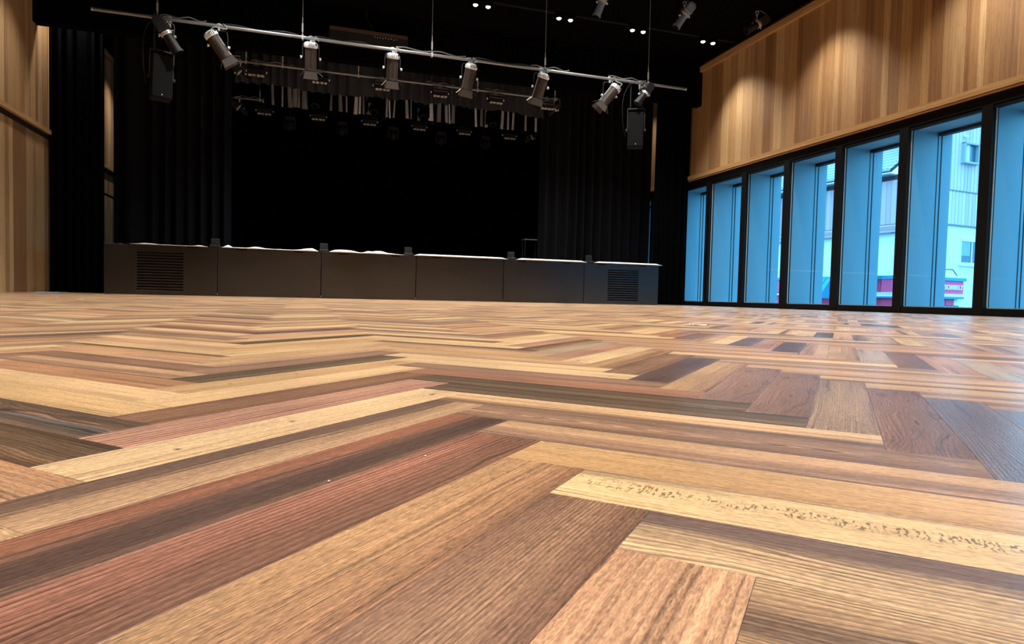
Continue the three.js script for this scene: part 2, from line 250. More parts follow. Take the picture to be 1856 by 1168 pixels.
{
  const w = structure('wall_left', 'timber panelled side wall with a projecting ledge at half height');
  const back = new THREE.MeshStandardMaterial({ map: boardMaps[3], roughness: 0.7, color: 0x8a7a6a });
  part('backing', [span(XL - 0.3, XL - 0.02, 0, CEIL, Z_BACK, -20.62), span(XL - 0.3, XL - 0.02, 2.66, CEIL, -20.62, -19.78), span(XL - 0.3, XL - 0.02, 0, CEIL, -19.78, Z_FRONT), span(XL - 0.4, XL - 0.3, 0, CEIL, Z_BACK, Z_FRONT)], back, w);
  boards(w, XL, 1, 3.40, 6.26, -16.4, -11.9, 5, 0.1, 0.26);
  boards(w, XL - 0.012, 1, 0.0, 3.2, -16.4, -11.9, 6, 0.12, 0.3);
  boards(w, XL, 1, 3.40, 6.26, -21, -19.2, 7, 0.1, 0.26);
  boards(w, XL - 0.012, 1, 1.0, 3.2, -19.78, -19.2, 8, 0.12, 0.3); boards(w, XL - 0.012, 1, 2.66, 3.2, -20.62, -19.78, 9, 0.12, 0.3); boards(w, XL - 0.012, 1, 1.0, 3.2, -21, -20.62, 10, 0.12, 0.3);
  part('ledge', span(XL - 0.02, XL + 0.055, 3.31, 3.40, -15.93, Z_FRONT), woodTrim, w);
  part('ledge', span(XL - 0.02, XL + 0.055, 3.31, 3.40, Z_BACK, -16.1), woodTrim, w);
  part('end_trim', span(XL - 0.02, XL + 0.018, 3.40, 6.26, -15.93, -15.88), woodTrim, w);
  part('shade_strip', span(XL - 0.03, XL - 0.012, 3.2, 3.31, Z_BACK, Z_FRONT), std(0x1a120c, 0.9), w);  // flush strip; the shade under the ledge is put into its dark colour
  part('top_trim', span(XL - 0.02, XL + 0.05, 6.26, 6.42, Z_BACK, Z_FRONT), woodTrim, w);
  const d = structure('door_1', 'timber side door beside the stage', [XL, 0, -20.2]);
  part('door_leaf', box(0.045, 1.60, 0.74, -0.045, 1.80, 0.02), boardMats[0], d);
  part('door_frame', [box(0.05, 1.66, 0.03, -0.06, 1.83, 0.405), box(0.05, 1.66, 0.03, -0.06, 1.83, -0.405), box(0.05, 0.03, 0.84, -0.06, 2.645, 0)], std(0x15110d, 0.8), d);
  part('door_handle', [rod([-0.1, 2.0, 0.28], [-0.04, 2.0, 0.28], 0.012), rod([-0.045, 2.0, 0.28], [-0.045, 2.0, 0.16], 0.011), box(0.012, 0.2, 0.04, -0.1, 1.95, 0.28)], std(0xb0b0b0, 0.35, 0.8), d);
}

// ------------------------------------------------------------------ window wall
const frameBlack = new THREE.MeshPhysicalMaterial({ color: 0x070608, roughness: 0.7, specularIntensity: 0.4 }), alu = std(0x6fa6bb, 0.5, 0.1), gasket = std(0x10151b, 0.6), spacer = std(0xbfc3c0, 0.5);
const glass = new THREE.MeshPhysicalMaterial({ color: 0xffffff, roughness: 0, transmission: 1, thickness: 0, ior: 1.25 });
const WIN_TOP = 3.22, PITCH = 1.46, MW = 0.17;
{
  const w = structure('wall_right', 'timber panelled wall above a row of tall windows');
  part('backing', span(XR + 0.02, 10.95, 3.42, CEIL, Z_BACK, Z_FRONT), new THREE.MeshStandardMaterial({ map: boardMaps[3], color: 0x8a7a6a, roughness: 0.7 }), w);
  boards(w, XR, -1, 3.55, 6.24, -15.6, 0.6, 15, 0.08, 0.26);
  boards(w, XR, -1, 3.55, 6.24, -18.4, -17.0, 16, 0.08, 0.26);
  part('lower_trim', [span(XR - 0.05, XR + 0.02, 3.445, 3.55, Z_BACK, Z_FRONT), span(XR - 0.03, XR + 0.02, 3.41, 3.432, Z_BACK, Z_FRONT)], woodTrim, w);
  part('top_trim', span(XR - 0.09, XR + 0.02, 6.24, 6.38, Z_BACK, Z_FRONT), woodTrim, w);
  part('head_band', span(XR + 0.0, XR + 0.1, WIN_TOP, 3.42, Z_BACK, Z_FRONT), frameBlack, w);
  part('facade_lintel', span(XR + 0.1, 10.95, WIN_TOP + 0.02, 3.44, Z_BACK, Z_FRONT), std(0x6f767c, 0.5, 0.2), w);
  part('end_wall', [span(XR, 10.95, 0, 3.3, Z_BACK - 0.1, -7.39 - 8 * PITCH - MW / 2), span(XR, 10.95, 0, 3.3, -7.39 + 5 * PITCH + MW / 2, Z_FRONT + 0.3)], blackPaint, w);
  part('outer_sill', span(XR + 0.08, 11.0, -0.3, 0.10, Z_BACK, Z_FRONT), std(0x8a9096, 0.5, 0.2), w);
  let no = 0;
  for (let k = -8; k < 5; k++) {
    const z = -7.39 + k * PITCH, o = structure('window_' + (++no), 'tall window in a black frame with a deep grey metal reveal', [XR, 0, z]);
    const z0 = MW / 2, z1 = PITCH - MW / 2;                                      // the opening, from the far post to the near one
    part('window_frame', [span(-0.02, 0.11, 0, WIN_TOP + 0.02, -MW / 2, MW / 2), span(-0.012, 0.1, 0, 0.115, z0, z1), span(0, 0.1, WIN_TOP - 0.03, WIN_TOP + 0.02, z0, z1)].concat(k === 4 ? [span(-0.02, 0.11, 0, WIN_TOP + 0.02, z1, z1 + MW)] : []), frameBlack, o);
    part('glass_pane', span(0.045, 0.0485, 0.115, WIN_TOP - 0.03, z0, z1), glass, o);
    part('spacer', [span(0.05, 0.068, 0.115, WIN_TOP - 0.03, z0, z0 + 0.014), span(0.05, 0.068, 0.115, 0.129, z0, z1)], spacer, o);
    part('reveal_panel', [span(0.11, 0.67, 0.1, WIN_TOP + 0.02, -MW / 2 + 0.01, MW / 2), span(0.775, 1.0, 0.1, WIN_TOP + 0.02, -MW / 2 + 0.01, MW / 2)], alu, o);
    part('blind_rail', [span(0.67, 0.775, 0.1, WIN_TOP + 0.02, -MW / 2 + 0.03, MW / 2 - 0.03), span(0.672, 0.69, 0.1, WIN_TOP, MW / 2 - 0.03, MW / 2 + 0.004), span(0.755, 0.775, 0.1, WIN_TOP, MW / 2 - 0.03, MW / 2 + 0.004)], gasket, o);
    part('rail_lip', span(0.694, 0.75, 0.1, WIN_TOP, MW / 2 - 0.03, MW / 2 - 0.001), alu, o);
    part('head_rail', span(0.67, 0.775, WIN_TOP - 0.06, WIN_TOP + 0.02, z0, z1), gasket, o);
    part('soffit_panel', [span(0.1, 0.67, WIN_TOP - 0.004, WIN_TOP + 0.02, z0, z1), span(0.775, 1.0, WIN_TOP - 0.004, WIN_TOP + 0.02, z0, z1)], alu, o);
  }
}

// ------------------------------------------------------------------ stage
const skirt = new THREE.MeshPhysicalMaterial({ roughness: 0.27, ior: 1.95, color: 0xffffff, map: dataTexture(256, 128, (d) => { for (let j = 0; j < 128; j++) for (let i = 0; i < 256; i++) { const g = 22 + (noise(i / 40, j / 26, 5) - 0.5) * 9 + (noise(i / 6, j / 3, 6) - 0.5) * 6 + (noise(i * 1.0, j * 1.0, 7) - 0.5) * 5, o = (j * 256 + i) * 4; d[o] = g * 1.0; d[o + 1] = g * 0.96; d[o + 2] = g * 0.93; d[o + 3] = 255; } }) });
{
  const st = thing('stage_platform', 'low black stage platform behind the six front panels', 'stage', [0, 0, 0]);
  part('deck', span(STAGE_X0 + 0.01, STAGE_X0 + 6 * PANEL_W - 0.01, STAGE_H - 0.06, STAGE_H - 0.004, -22.4, STAGE_Z - 0.03), std(0x0e0e0f, 0.8), st);
  for (const e of [STAGE_X0 + 0.025, STAGE_X0 + 6 * PANEL_W - 0.025]) part('side_panel', span(e - 0.015, e + 0.015, 0, STAGE_H - 0.06, -22.4, STAGE_Z - 0.03), std(0x121213, 0.7), st);
  part('rear_panel', span(STAGE_X0 + 0.04, STAGE_X0 + 6 * PANEL_W - 0.04, 0, STAGE_H - 0.06, -22.4, -22.37), blackPaint, st);
  const word = ['with a vent grille, at the timber wall end', 'without grille, second from the timber wall', 'without grille, third from the timber wall', 'without grille, third from the windows', 'without grille, second from the windows', 'with a vent grille, at the window end'];
  for (let i = 0; i < 6; i++) {
    const x = STAGE_X0 + PANEL_W * (i + 0.5), hw = PANEL_W / 2 - 0.008, H = STAGE_H - 0.012;
    const p = thing('stage_front_panel', 'dark grey stage front panel ' + word[i], 'stage panel', [x, 0, STAGE_Z], 0, 'stage front panels');
    const s = new THREE.Shape(); s.moveTo(-hw, 0.006); s.lineTo(hw, 0.006); s.lineTo(hw, H);
    for (const c of [0.56, -0.56]) { s.lineTo(c + 0.115, H); s.lineTo(c + 0.085, H - 0.034); s.lineTo(c - 0.085, H - 0.034); s.lineTo(c - 0.115, H); }
    s.lineTo(-hw, H); s.closePath();
    const vent = i === 0 || i === 5, y0 = 0.09, y1 = 0.85, vx = i ? 0.04 : -0.03, vw = 0.42;
    if (vent) { const h = new THREE.Path(); h.moveTo(vx - vw, y0); h.lineTo(vx - vw, y1); h.lineTo(vx + vw, y1); h.lineTo(vx + vw, y0); h.closePath(); s.holes.push(h); }
    const g = new THREE.ExtrudeGeometry(s, { depth: 0.018, bevelEnabled: true, bevelSize: 0.001, bevelThickness: 0.001, bevelSegments: 1 }).translate(0, 0, -0.02);
    { const P = g.attributes.position, U = g.attributes.uv; for (let q = 0; q < P.count; q++) U.setXY(q, (P.getX(q) + x) / 2.1, P.getY(q) / 1.05 + i * 0.37); }
    part('panel', g, skirt, p);
    part('backing', box(2 * hw, H - 0.05, 0.006, 0, H / 2, -0.026), std(0x040404, 1), p);
    if (vent) { const step = (y1 - y0) / 13.5; for (let k = 0; k < 13; k++) { const sl = part('slat', box(2 * vw + 0.004, step * 0.48, 0.014, vx, y0 + step * (k + 0.78), -0.009), skirt, p); sl.name = 'slat'; } }
  }
}

// ------------------------------------------------------------------ curtains
function pleat(x0, x1, y0, y1, o = {}) {
  const { fold = 0.16, amp = 0.05, seed = 1, thick = 0.012, rows = 8, hem = 0, sway = 0.02 } = o;
  const per = 10, cols = Math.max(12, Math.round((x1 - x0) / fold * per)), p = [], uv = [], ix = [];
  const wave = (u, v) => { const ph = u / fold * Math.PI * 2 + (noise(u * 2.3 / fold * 0.16, 1, seed) - 0.5) * 7; const a = amp * (0.45 + 1.0 * noise(u / fold * 0.8, 3, seed + 1)); const sn = Math.sin(ph + v * (noise(u * 3, 7, seed + 2) - 0.5) * 1.2); return a * (o.crest ? 2 * Math.pow(0.5 + 0.5 * sn, o.crest) - 1 : sn) + (noise(u * 1.1, v * 0.8, seed + 3) - 0.5) * sway; };
  for (const side of [0, 1]) for (let j = 0; j <= rows; j++) for (let i = 0; i <= cols; i++) {
    const u = (x1 - x0) * i / cols, v = j / rows, yb = y0 + hem * (noise(u * 2.5, 9, seed) - 0.5);
    p.push(x0 + u, yb + (y1 - yb) * v, wave(u, v * 2) - side * thick); uv.push(u, (y1 - y0) * v);
  }
  const K = (rows + 1) * (cols + 1), id = (s, i, j) => s * K + j * (cols + 1) + i;
  for (let j = 0; j < rows; j++) for (let i = 0; i < cols; i++) { const a = id(0, i, j), b = id(0, i + 1, j), c = id(0, i + 1, j + 1), d = id(0, i, j + 1); ix.push(a, b, c, a, c, d, a + K, c + K, b + K, a + K, d + K, c + K); }
  for (let i = 0; i < cols; i++) { const a = id(0, i, 0), b = id(0, i + 1, 0); ix.push(a, a + K, b, b, a + K, b + K); const c = id(0, i, rows), d = id(0, i + 1, rows); ix.push(c, d, c + K, d, d + K, c + K); }
  for (let j = 0; j < rows; j++) { const a = id(0, 0, j), b = id(0, 0, j + 1); ix.push(a, b, a + K, b, b + K, a + K); const c = id(0, cols, j), d = id(0, cols, j + 1); ix.push(c, c + K, d, d, c + K, d + K); }
  const g = new THREE.BufferGeometry(); g.setAttribute('position', new THREE.Float32BufferAttribute(p, 3)); g.setAttribute('uv', new THREE.Float32BufferAttribute(uv, 2)); g.setIndex(ix); g.computeVertexNormals(); return g;
}
function curtain(name, label, cat, x0, x1, y0, y1, z, mat, o, group) {
  const t = thing(name, label, cat, [0, 0, z], 0, group);
  part('fabric', pleat(x0, x1, y0, y1, o), mat, t);
  part('hanging_rail', span(x0 - 0.05, x1 + 0.05, y1 - 0.01, y1 + 0.04, -0.03, 0.02), blackPaint, t);
  return t;
}
curtain('front_curtain', 'black floor-length curtain against the timber side wall', 'curtain', XL + 0.02, -4.32, 0.003, 6.44, -15.97, velvet, { seed: 3, amp: 0.05 }, 'floor-length curtains beside the stage');
curtain('front_curtain', 'black floor-length curtain next to the windows', 'curtain', 8.86, XR - 0.03, 0.003, 6.44, -15.62, velvet, { seed: 7, amp: 0.05 }, 'floor-length curtains beside the stage');
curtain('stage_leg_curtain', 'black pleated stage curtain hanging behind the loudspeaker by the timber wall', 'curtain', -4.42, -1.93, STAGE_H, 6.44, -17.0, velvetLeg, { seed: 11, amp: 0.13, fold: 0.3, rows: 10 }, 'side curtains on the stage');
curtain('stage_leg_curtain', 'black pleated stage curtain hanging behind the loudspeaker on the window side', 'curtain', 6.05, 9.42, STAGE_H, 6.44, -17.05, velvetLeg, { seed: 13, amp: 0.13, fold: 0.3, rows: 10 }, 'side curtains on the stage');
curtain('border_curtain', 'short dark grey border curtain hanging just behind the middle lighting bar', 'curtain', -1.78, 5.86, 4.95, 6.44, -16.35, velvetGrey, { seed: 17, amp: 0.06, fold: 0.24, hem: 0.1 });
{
  const t = curtain('border_curtain', 'short black border curtain with lit folds painted as grey strips, below the darker grey one', 'curtain', -1.25, 6.2, 4.84, 6.44, -17.8, matte(0x0c0c0c, 0.1), { seed: 19, amp: 0.05, fold: 0.2, hem: 0.05 });
  const litFoldGreys = [0xe2e6ec, 0xb4b8be, 0x83878c].map((c) => matte(c, 0.3)), r = rng(31);
  // lit pleat edges, their light put in as pale grey strips: [x, width]
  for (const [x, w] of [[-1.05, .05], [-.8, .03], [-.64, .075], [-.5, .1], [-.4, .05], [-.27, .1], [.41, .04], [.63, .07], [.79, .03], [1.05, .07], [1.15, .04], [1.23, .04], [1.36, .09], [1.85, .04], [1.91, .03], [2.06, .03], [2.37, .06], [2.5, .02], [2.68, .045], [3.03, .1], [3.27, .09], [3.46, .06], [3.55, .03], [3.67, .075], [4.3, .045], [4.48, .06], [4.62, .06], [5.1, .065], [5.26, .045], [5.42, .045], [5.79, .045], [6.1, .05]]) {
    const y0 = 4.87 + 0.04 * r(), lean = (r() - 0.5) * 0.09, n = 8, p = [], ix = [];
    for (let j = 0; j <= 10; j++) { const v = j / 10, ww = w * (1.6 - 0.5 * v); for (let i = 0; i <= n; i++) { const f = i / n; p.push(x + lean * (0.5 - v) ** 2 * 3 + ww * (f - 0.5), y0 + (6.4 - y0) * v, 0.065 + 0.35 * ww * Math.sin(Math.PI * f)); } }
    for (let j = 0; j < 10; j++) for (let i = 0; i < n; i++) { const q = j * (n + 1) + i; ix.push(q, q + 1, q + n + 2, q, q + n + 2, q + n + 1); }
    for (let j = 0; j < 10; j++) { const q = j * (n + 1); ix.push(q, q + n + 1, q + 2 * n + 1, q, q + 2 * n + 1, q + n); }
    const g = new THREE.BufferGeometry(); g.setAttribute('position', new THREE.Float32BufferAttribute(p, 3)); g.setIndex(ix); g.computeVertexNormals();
    part('lit_fold_strip', g, litFoldGreys[Math.floor(r() * 3)], t);
  }
}
curtain('backdrop_curtain', 'wide black backdrop curtain at the rear of the stage', 'curtain', -4.6, 9.6, STAGE_H, 6.44, -22.2, velvet, { seed: 23, amp: 0.07, fold: 0.25 });

// ------------------------------------------------------------------ lighting bars
const pipeMat = std(0x92999f, 0.36, 0.4), steel = std(0xd6dadd, 0.35, 0.35), cableBlack = std(0x131313, 0.6), white = std(0xecf4fc, 0.45), housing = std(0x362c27, 0.6), darkHousing = std(0x141415, 0.6), lens = std(0x1a2228, 0.1, 0.2), doorGrey = std(0x38322f, 0.6), ribDark = std(0x1a1a1a, 0.7);
function bar(label, x0, x1, y, z, wires, cables, r = 0.026) {
  const t = thing('lighting_bar', label, 'lighting bar', [0, y, z]);
  part('pipe', rod([x0, 0, 0], [x1, 0, 0], r, 16), pipeMat, t);
  for (const e of [x0, x1]) part('end_cap', rod([e - 0.011, 0, 0], [e + 0.011, 0, 0], r + 0.002, 16), steel, t);
  for (const x of wires) {
    const w = part('suspension_wire', rod([x, r, 0], [x, CEIL - y - 0.012, 0], 0.004, 6), steel, t);
    part('turnbuckle', [rod([x, r, 0], [x, 0.12, 0], 0.008, 8), rod([x, 0.1, 0], [x, 0.24, 0], 0.016, 10), rod([x, 0.24, 0], [x, 0.34, 0], 0.007, 8)], steel, w);
    part('pipe_clamp', [box(0.03, 0.075, 0.07, x, 0, 0)], steel, w);
  }
  for (const [a, b, s] of cables) {
    const pts = []; for (let i = 0; i <= 8; i++) { const f = i / 8; pts.push([a + (b - a) * f, 0.034 + 0.02 * Math.sin(f * Math.PI * (2 + s)) + (s > 1 ? 0.02 : 0), 0.012 * Math.cos(f * 9 + s)]); }
    part('power_cable', tube(pts, 0.011, 40, 6), s % 2 ? cableBlack : std(0x77766f, 0.5), t);
  }
  return t;
}
bar('long front lighting bar with seven lamps, above the stage edge', -3.42, 7.44, 4.575, -12, [-2.49, -0.22, 2.06, 4.29, 6.55], [[-2.45, -1.75, 2], [-1.5, -0.3, 1], [-0.05, 0.9, 1], [1.4, 2.7, 2], [2.8, 4.1, 1], [4.0, 4.8, 2], [5.65, 6.5, 2]]);
bar('middle lighting bar carrying six panel lights in front of the grey border', -1.69, 6.02, 5.30, -15.9, [-1.5, -0.72, 0.98, 3.9, 5.98], [[-1.4, -0.5, 2], [-0.8, -0.2, 3], [0.1, 0.6, 1], [1.5, 2.5, 3], [2.6, 3.3, 2], [4.1, 4.6, 2], [4.8, 5.3, 3]]);
bar('rear lighting bar in the dark, mostly behind the black border', -2.0, 6.35, 5.19, -18.5, [-1.4, 1.6, 4.6], [[-1.9, -1.3, 2], [4.8, 5.6, 1]]);

// theatre lamp with barn doors: hangs from a bar at its origin; the body leans by lean (in the picture plane) and tips towards the stage
function barnLamp(label, x, y, z, lean, tip, turn = 0) {
  const t = thing('stage_spotlight', label, 'stage light', [x, y, z], turn, 'barn door lamps on the front bar');
  part('hook_clamp', [new THREE.TorusGeometry(0.036, 0.011, 8, 16, Math.PI * 1.3).rotateZ(-0.4), box(0.03, 0.05, 0.03, 0, -0.055, 0), rod([0.02, -0.03, 0], [0.07, -0.05, 0], 0.009)], steel, t);
  const yk = part('yoke', tube([[-0.135, -0.34, 0], [-0.135, -0.15, 0], [-0.115, -0.085, 0], [0, -0.075, 0], [0.115, -0.085, 0], [0.135, -0.15, 0], [0.135, -0.34, 0]], 0.009, 40, 8), ribDark, t);
  for (const s of [-1, 1]) { const k = part('knob', cyl(0.026, 0.02, 0.03, 12).rotateZ(Math.PI / 2).translate(s * 0.16, -0.34, 0), white, yk); k.name = 'knob'; }
  const body = (g) => g.rotateX(tip).rotateZ(lean).translate(0, -0.34, 0);
  const bodyPart = (name, gs, m, p = t) => part(name, gs.map(body), m, p);
  const L = new THREE.LatheGeometry([[0.0, 0.17], [0.098, 0.17], [0.106, 0.16], [0.106, -0.17], [0.112, -0.18], [0.112, -0.215], [0.1, -0.225], [0.0, -0.2]].map((q) => new THREE.Vector2(...q)), 8).rotateY(Math.PI / 8);
  const b = bodyPart('lamp_body', [L], housing);
  bodyPart('body_slot', [box(0.028, 0.22, 0.008, 0, -0.02, 0.1)], std(0x241513, 0.7), b);
  const cap = bodyPart('rear_cap', [new THREE.LatheGeometry([[0, 0.275], [0.05, 0.272], [0.1, 0.25], [0.116, 0.22], [0.116, 0.172], [0.104, 0.165]].map((q) => new THREE.Vector2(...q)), 20)], white);
  bodyPart('cap_rib', [-0.03, -0.006, 0.018, 0.05].map((q) => box(0.008, 0.07, 0.012, q, 0.215, 0.112)).concat([box(0.1, 0.012, 0.02, 0, 0.268, 0.05), box(0.03, 0.04, 0.03, 0.085, 0.23, 0.07)]), ribDark, cap);
  bodyPart('lens', [cyl(0.092, 0.092, 0.012, 20, 0, -0.218, 0)], lens);
  const flap = (w0, w1, h) => { const s = new THREE.Shape(); s.moveTo(-w0 / 2, 0); s.lineTo(w0 / 2, 0); s.lineTo(w1 / 2, -h); s.lineTo(-w1 / 2, -h); s.closePath(); return new THREE.ExtrudeGeometry(s, { depth: 0.004, bevelEnabled: false }); };
  bodyPart('barn_door', [flap(0.2, 0.25, 0.13).rotateX(-0.22).translate(0, -0.22, 0.104)], doorGrey);
  bodyPart('barn_door', [flap(0.2, 0.25, 0.13).rotateX(-0.25).rotateY(Math.PI).translate(0, -0.22, -0.104)], doorGrey);
  bodyPart('barn_door', [flap(0.13, 0.09, 0.12).rotateX(-1.0).rotateY(Math.PI / 2).translate(0.104, -0.22, 0)], doorGrey);
  bodyPart('barn_door', [flap(0.13, 0.09, 0.12).rotateX(-0.7).rotateY(-Math.PI / 2).translate(-0.104, -0.22, 0)], doorGrey);
  const c = new THREE.Vector3(0.03, 0.27, 0).applyEuler(new THREE.Euler(tip, 0, lean, 'ZYX')).add(new THREE.Vector3(0, -0.34, 0));
  part('power_cable', tube([[0.06, 0.03, 0.02], [0.1, 0.01, 0.05], [0.13, -0.05, 0.05], [c.x + 0.06, c.y + 0.05, c.z + 0.03], [c.x, c.y, c.z]], 0.009, 24, 6), std(0xa5a49c, 0.5), t);
  return t;
}
const TIP = 0.35;
barnLamp('barn door lamp leaning towards the windows, second from the bar end by the timber wall', -1.56, 4.575, -12, 0.62, TIP * 0.5);
barnLamp('upright barn door lamp beneath the left end of the projector screen case', -0.08, 4.575, -12, 0, TIP);
barnLamp('upright barn door lamp beneath the end of the screen case nearest the windows', 1.34, 4.575, -12, 0, TIP);
barnLamp('barn door lamp leaning slightly, middle of the front bar', 2.77, 4.575, -12, -0.13, TIP);
barnLamp('barn door lamp leaning slightly, third from the window end of the front bar', 4.2, 4.575, -12, -0.2, TIP);
barnLamp('strongly tilted barn door lamp with a blue sheen on its side', 5.68, 4.575, -12, -0.66, TIP * 0.4);

// long-nosed profile spot, a square rear housing and a lens tube
function profileSpot(name, label, x, y, z, lean, tip, k = 1, group, mat = darkHousing, turn = 0, drop = 0.27, off = 0) {
  const t = thing(name, label, 'stage light', [x, y, z], turn, group);
  part('hook_clamp', [new THREE.TorusGeometry(0.036, 0.011, 8, 16, Math.PI * 1.3).rotateZ(-0.4), rod([0, -0.03, 0], [0, -0.12, 0], 0.014), cyl(0.024, 0.024, 0.02, 12, 0, -0.05, 0)].concat(off ? [rod([0, -0.12, -0.012], [0, -0.12, off + 0.012], 0.013)] : []), steel, t);
  const yk = part('yoke', tube([[-0.09, -drop, off], [-0.09, -0.16, off], [0, -0.12, off], [0.09, -0.16, off], [0.09, -drop, off]], 0.009, 30, 8), std(0x55565a, 0.5, 0.4), t);
  for (const s of [-1, 1]) part('knob', cyl(0.022, 0.022, 0.03, 12).rotateZ(Math.PI / 2).translate(s * 0.112, -drop, off), steel, yk);
  const put = (g) => g.scale(k, k, k).rotateX(tip).rotateZ(lean).translate(0, -drop, off);
  const P = (n, gs, m, p = t) => part(n, gs.map(put), m, p);
  const h = P('rear_housing', [rbox(0.17, 0.2, 0.17, 0.02, 0, 0.17, 0), box(0.12, 0.04, 0.12, 0, 0.28, 0)], mat);
  P('cooling_fin', [0.1, 0.13, 0.16, 0.19, 0.22, 0.25].map((q) => box(0.18, 0.008, 0.18, 0, q, 0)), mat, h);
  P('shutter_ring', [cyl(0.088, 0.088, 0.05, 20, 0, 0.03, 0), rod([-0.12, 0.03, 0.03], [0.12, 0.03, 0.03], 0.007), rod([0.03, 0.03, -0.12], [0.03, 0.03, 0.12], 0.007)], steel);
  P('lens_tube', [cyl(0.072, 0.078, 0.28, 20, 0, -0.13, 0), cyl(0.088, 0.088, 0.03, 20, 0, -0.26, 0), box(0.02, 0.2, 0.012, 0, -0.12, 0.078)], mat);
  P('lens', [cyl(0.07, 0.07, 0.006, 20, 0, -0.277, 0)], lens);
  part('power_cable', tube([[0, 0.04, 0.02], [-0.08 * Math.sign(lean || 1), 0.02, 0.04], [-Math.sin(-lean) * -0.3 * k, -0.06, 0.03], [Math.sin(-lean) * 0.3 * k, Math.cos(lean) * 0.3 * k - drop, 0]], 0.008, 24, 6), std(0x8d8c86, 0.5), t);
  return t;
}
profileSpot('profile_spotlight', 'dark profile spotlight hanging above the loudspeaker by the timber wall', -2.3, 4.575, -12, 0.55, 0.12, 1.05, 'profile spotlights on the front bar', darkHousing, 0, 0.34, 0.2);
profileSpot('profile_spotlight', 'dark profile spotlight hanging above the loudspeaker on the window side', 6.36, 4.575, -12, -0.62, 0.12, 0.88, 'profile spotlights on the front bar', darkHousing, 0, 0.29, 0.2);
profileSpot('profile_spotlight', 'small profile spotlight on the middle bar, at its timber wall end', -1.62, 5.30, -15.9, 0.9, 0.2, 0.7, 'small profile spotlights at the bar ends');
profileSpot('profile_spotlight', 'small profile spotlight on the middle bar, at its window end', 5.96, 5.30, -15.9, -0.8, 0.2, 0.7, 'small profile spotlights at the bar ends');
profileSpot('profile_spotlight', 'small profile spotlight on the rear bar, below the timber wall end of the border', -1.9, 5.19, -18.5, 0.95, 0.2, 0.85, 'small profile spotlights at the bar ends');
profileSpot('profile_spotlight', 'small profile spotlight on the rear bar, at the window end of the black border', 6.22, 5.19, -18.5, -1.0, 0.2, 0.8, 'small profile spotlights at the bar ends');
const silver = std(0x86a0bd, 0.35, 0.3);  // blue of the window daylight mixed into the metal colour
profileSpot('ceiling_spotlight', 'silver ceiling spotlight cut by the picture top, between two pairs of downlights', 5.6, CEIL - 0.03, -12.3, -0.3, 0.3, 1, 'ceiling spotlights', silver);
profileSpot('ceiling_spotlight', 'silver two-part ceiling spotlight above the lamp pair near the wall', 7.5, CEIL - 0.03, -12.25, -0.55, 0.3, 1, 'ceiling spotlights', silver);
profileSpot('ceiling_spotlight', 'dark ceiling spotlight close to the top edge of the timber wall', 9.22, CEIL - 0.03, -12.1, -1.0, 0.2, 1, 'ceiling spotlights', std(0x26221f, 0.6));

// panel light with four lamp cells along its lower edge
function panelLight(label, x, y, z, drop, group, tabs) {
  const t = thing('panel_light', label, 'stage light', [x, y, z], 0, group);
  part('hook_clamp', [new THREE.TorusGeometry(0.034, 0.01, 8, 16, Math.PI * 1.3).rotateZ(-0.4), box(0.1, 0.02, 0.05, 0, -0.045, 0), rod([0, -0.03, 0], [0, -drop + 0.12, 0], 0.012)], steel, t);
  const yk = part('yoke', [box(0.4, 0.01, 0.03, 0, -drop + 0.135, 0), box(0.008, 0.15, 0.03, -0.2, -drop + 0.06, 0), box(0.008, 0.15, 0.03, 0.2, -drop + 0.06, 0)], ribDark, t);
  for (const s of [-1, 1]) part('knob', cyl(0.022, 0.022, 0.024, 12).rotateZ(Math.PI / 2).translate(s * 0.215, -drop, 0), white, yk);
  const h = part('housing', [rbox(0.37, 0.2, 0.16, 0.012, 0, -drop, 0)], darkHousing, t);
  part('trim_bar', [box(0.36, 0.03, 0.02, 0, -drop + 0.085, 0.085), box(0.36, 0.024, 0.02, 0, -drop + 0.02, 0.085)], std(tabs ? 0x5a5c60 : 0x202124, 0.45, 0.3), h);
  part('front_window', box(0.33, 0.05, 0.008, 0, -drop + 0.052, 0.084), lens, h);
  for (let k = 0; k < 4; k++) { const c = part('lamp_cell', rbox(0.066, 0.03, 0.09, 0.008, -0.126 + k * 0.084 + (k > 1 ? 0.006 : -0.006), -drop - 0.105, 0.07), std(0xd6d2c4, 0.4), t); c.name = 'lamp_cell'; }
  return t;
}
const ordinal = ['first', 'second', 'third', 'fourth', 'fifth', 'sixth'];
[-1.28, 0.1, 1.54, 2.94, 4.37, 5.75].forEach((x, i) => panelLight(`black four-cell panel light on the middle bar, ${ordinal[i]} from the timber wall end`, x, 5.30, -15.9, i < 2 ? 0.19 : 0.18, 'panel lights on the middle bar', i > 1));
[-1.28, 0.09, 1.46, 2.85, 4.16, 5.54].forEach((x, i) => panelLight(`dark four-cell panel light below the black border, ${ordinal[i]} from the timber wall end`, x, 5.19, -18.5, 0.27, 'panel lights on the rear bar', false));

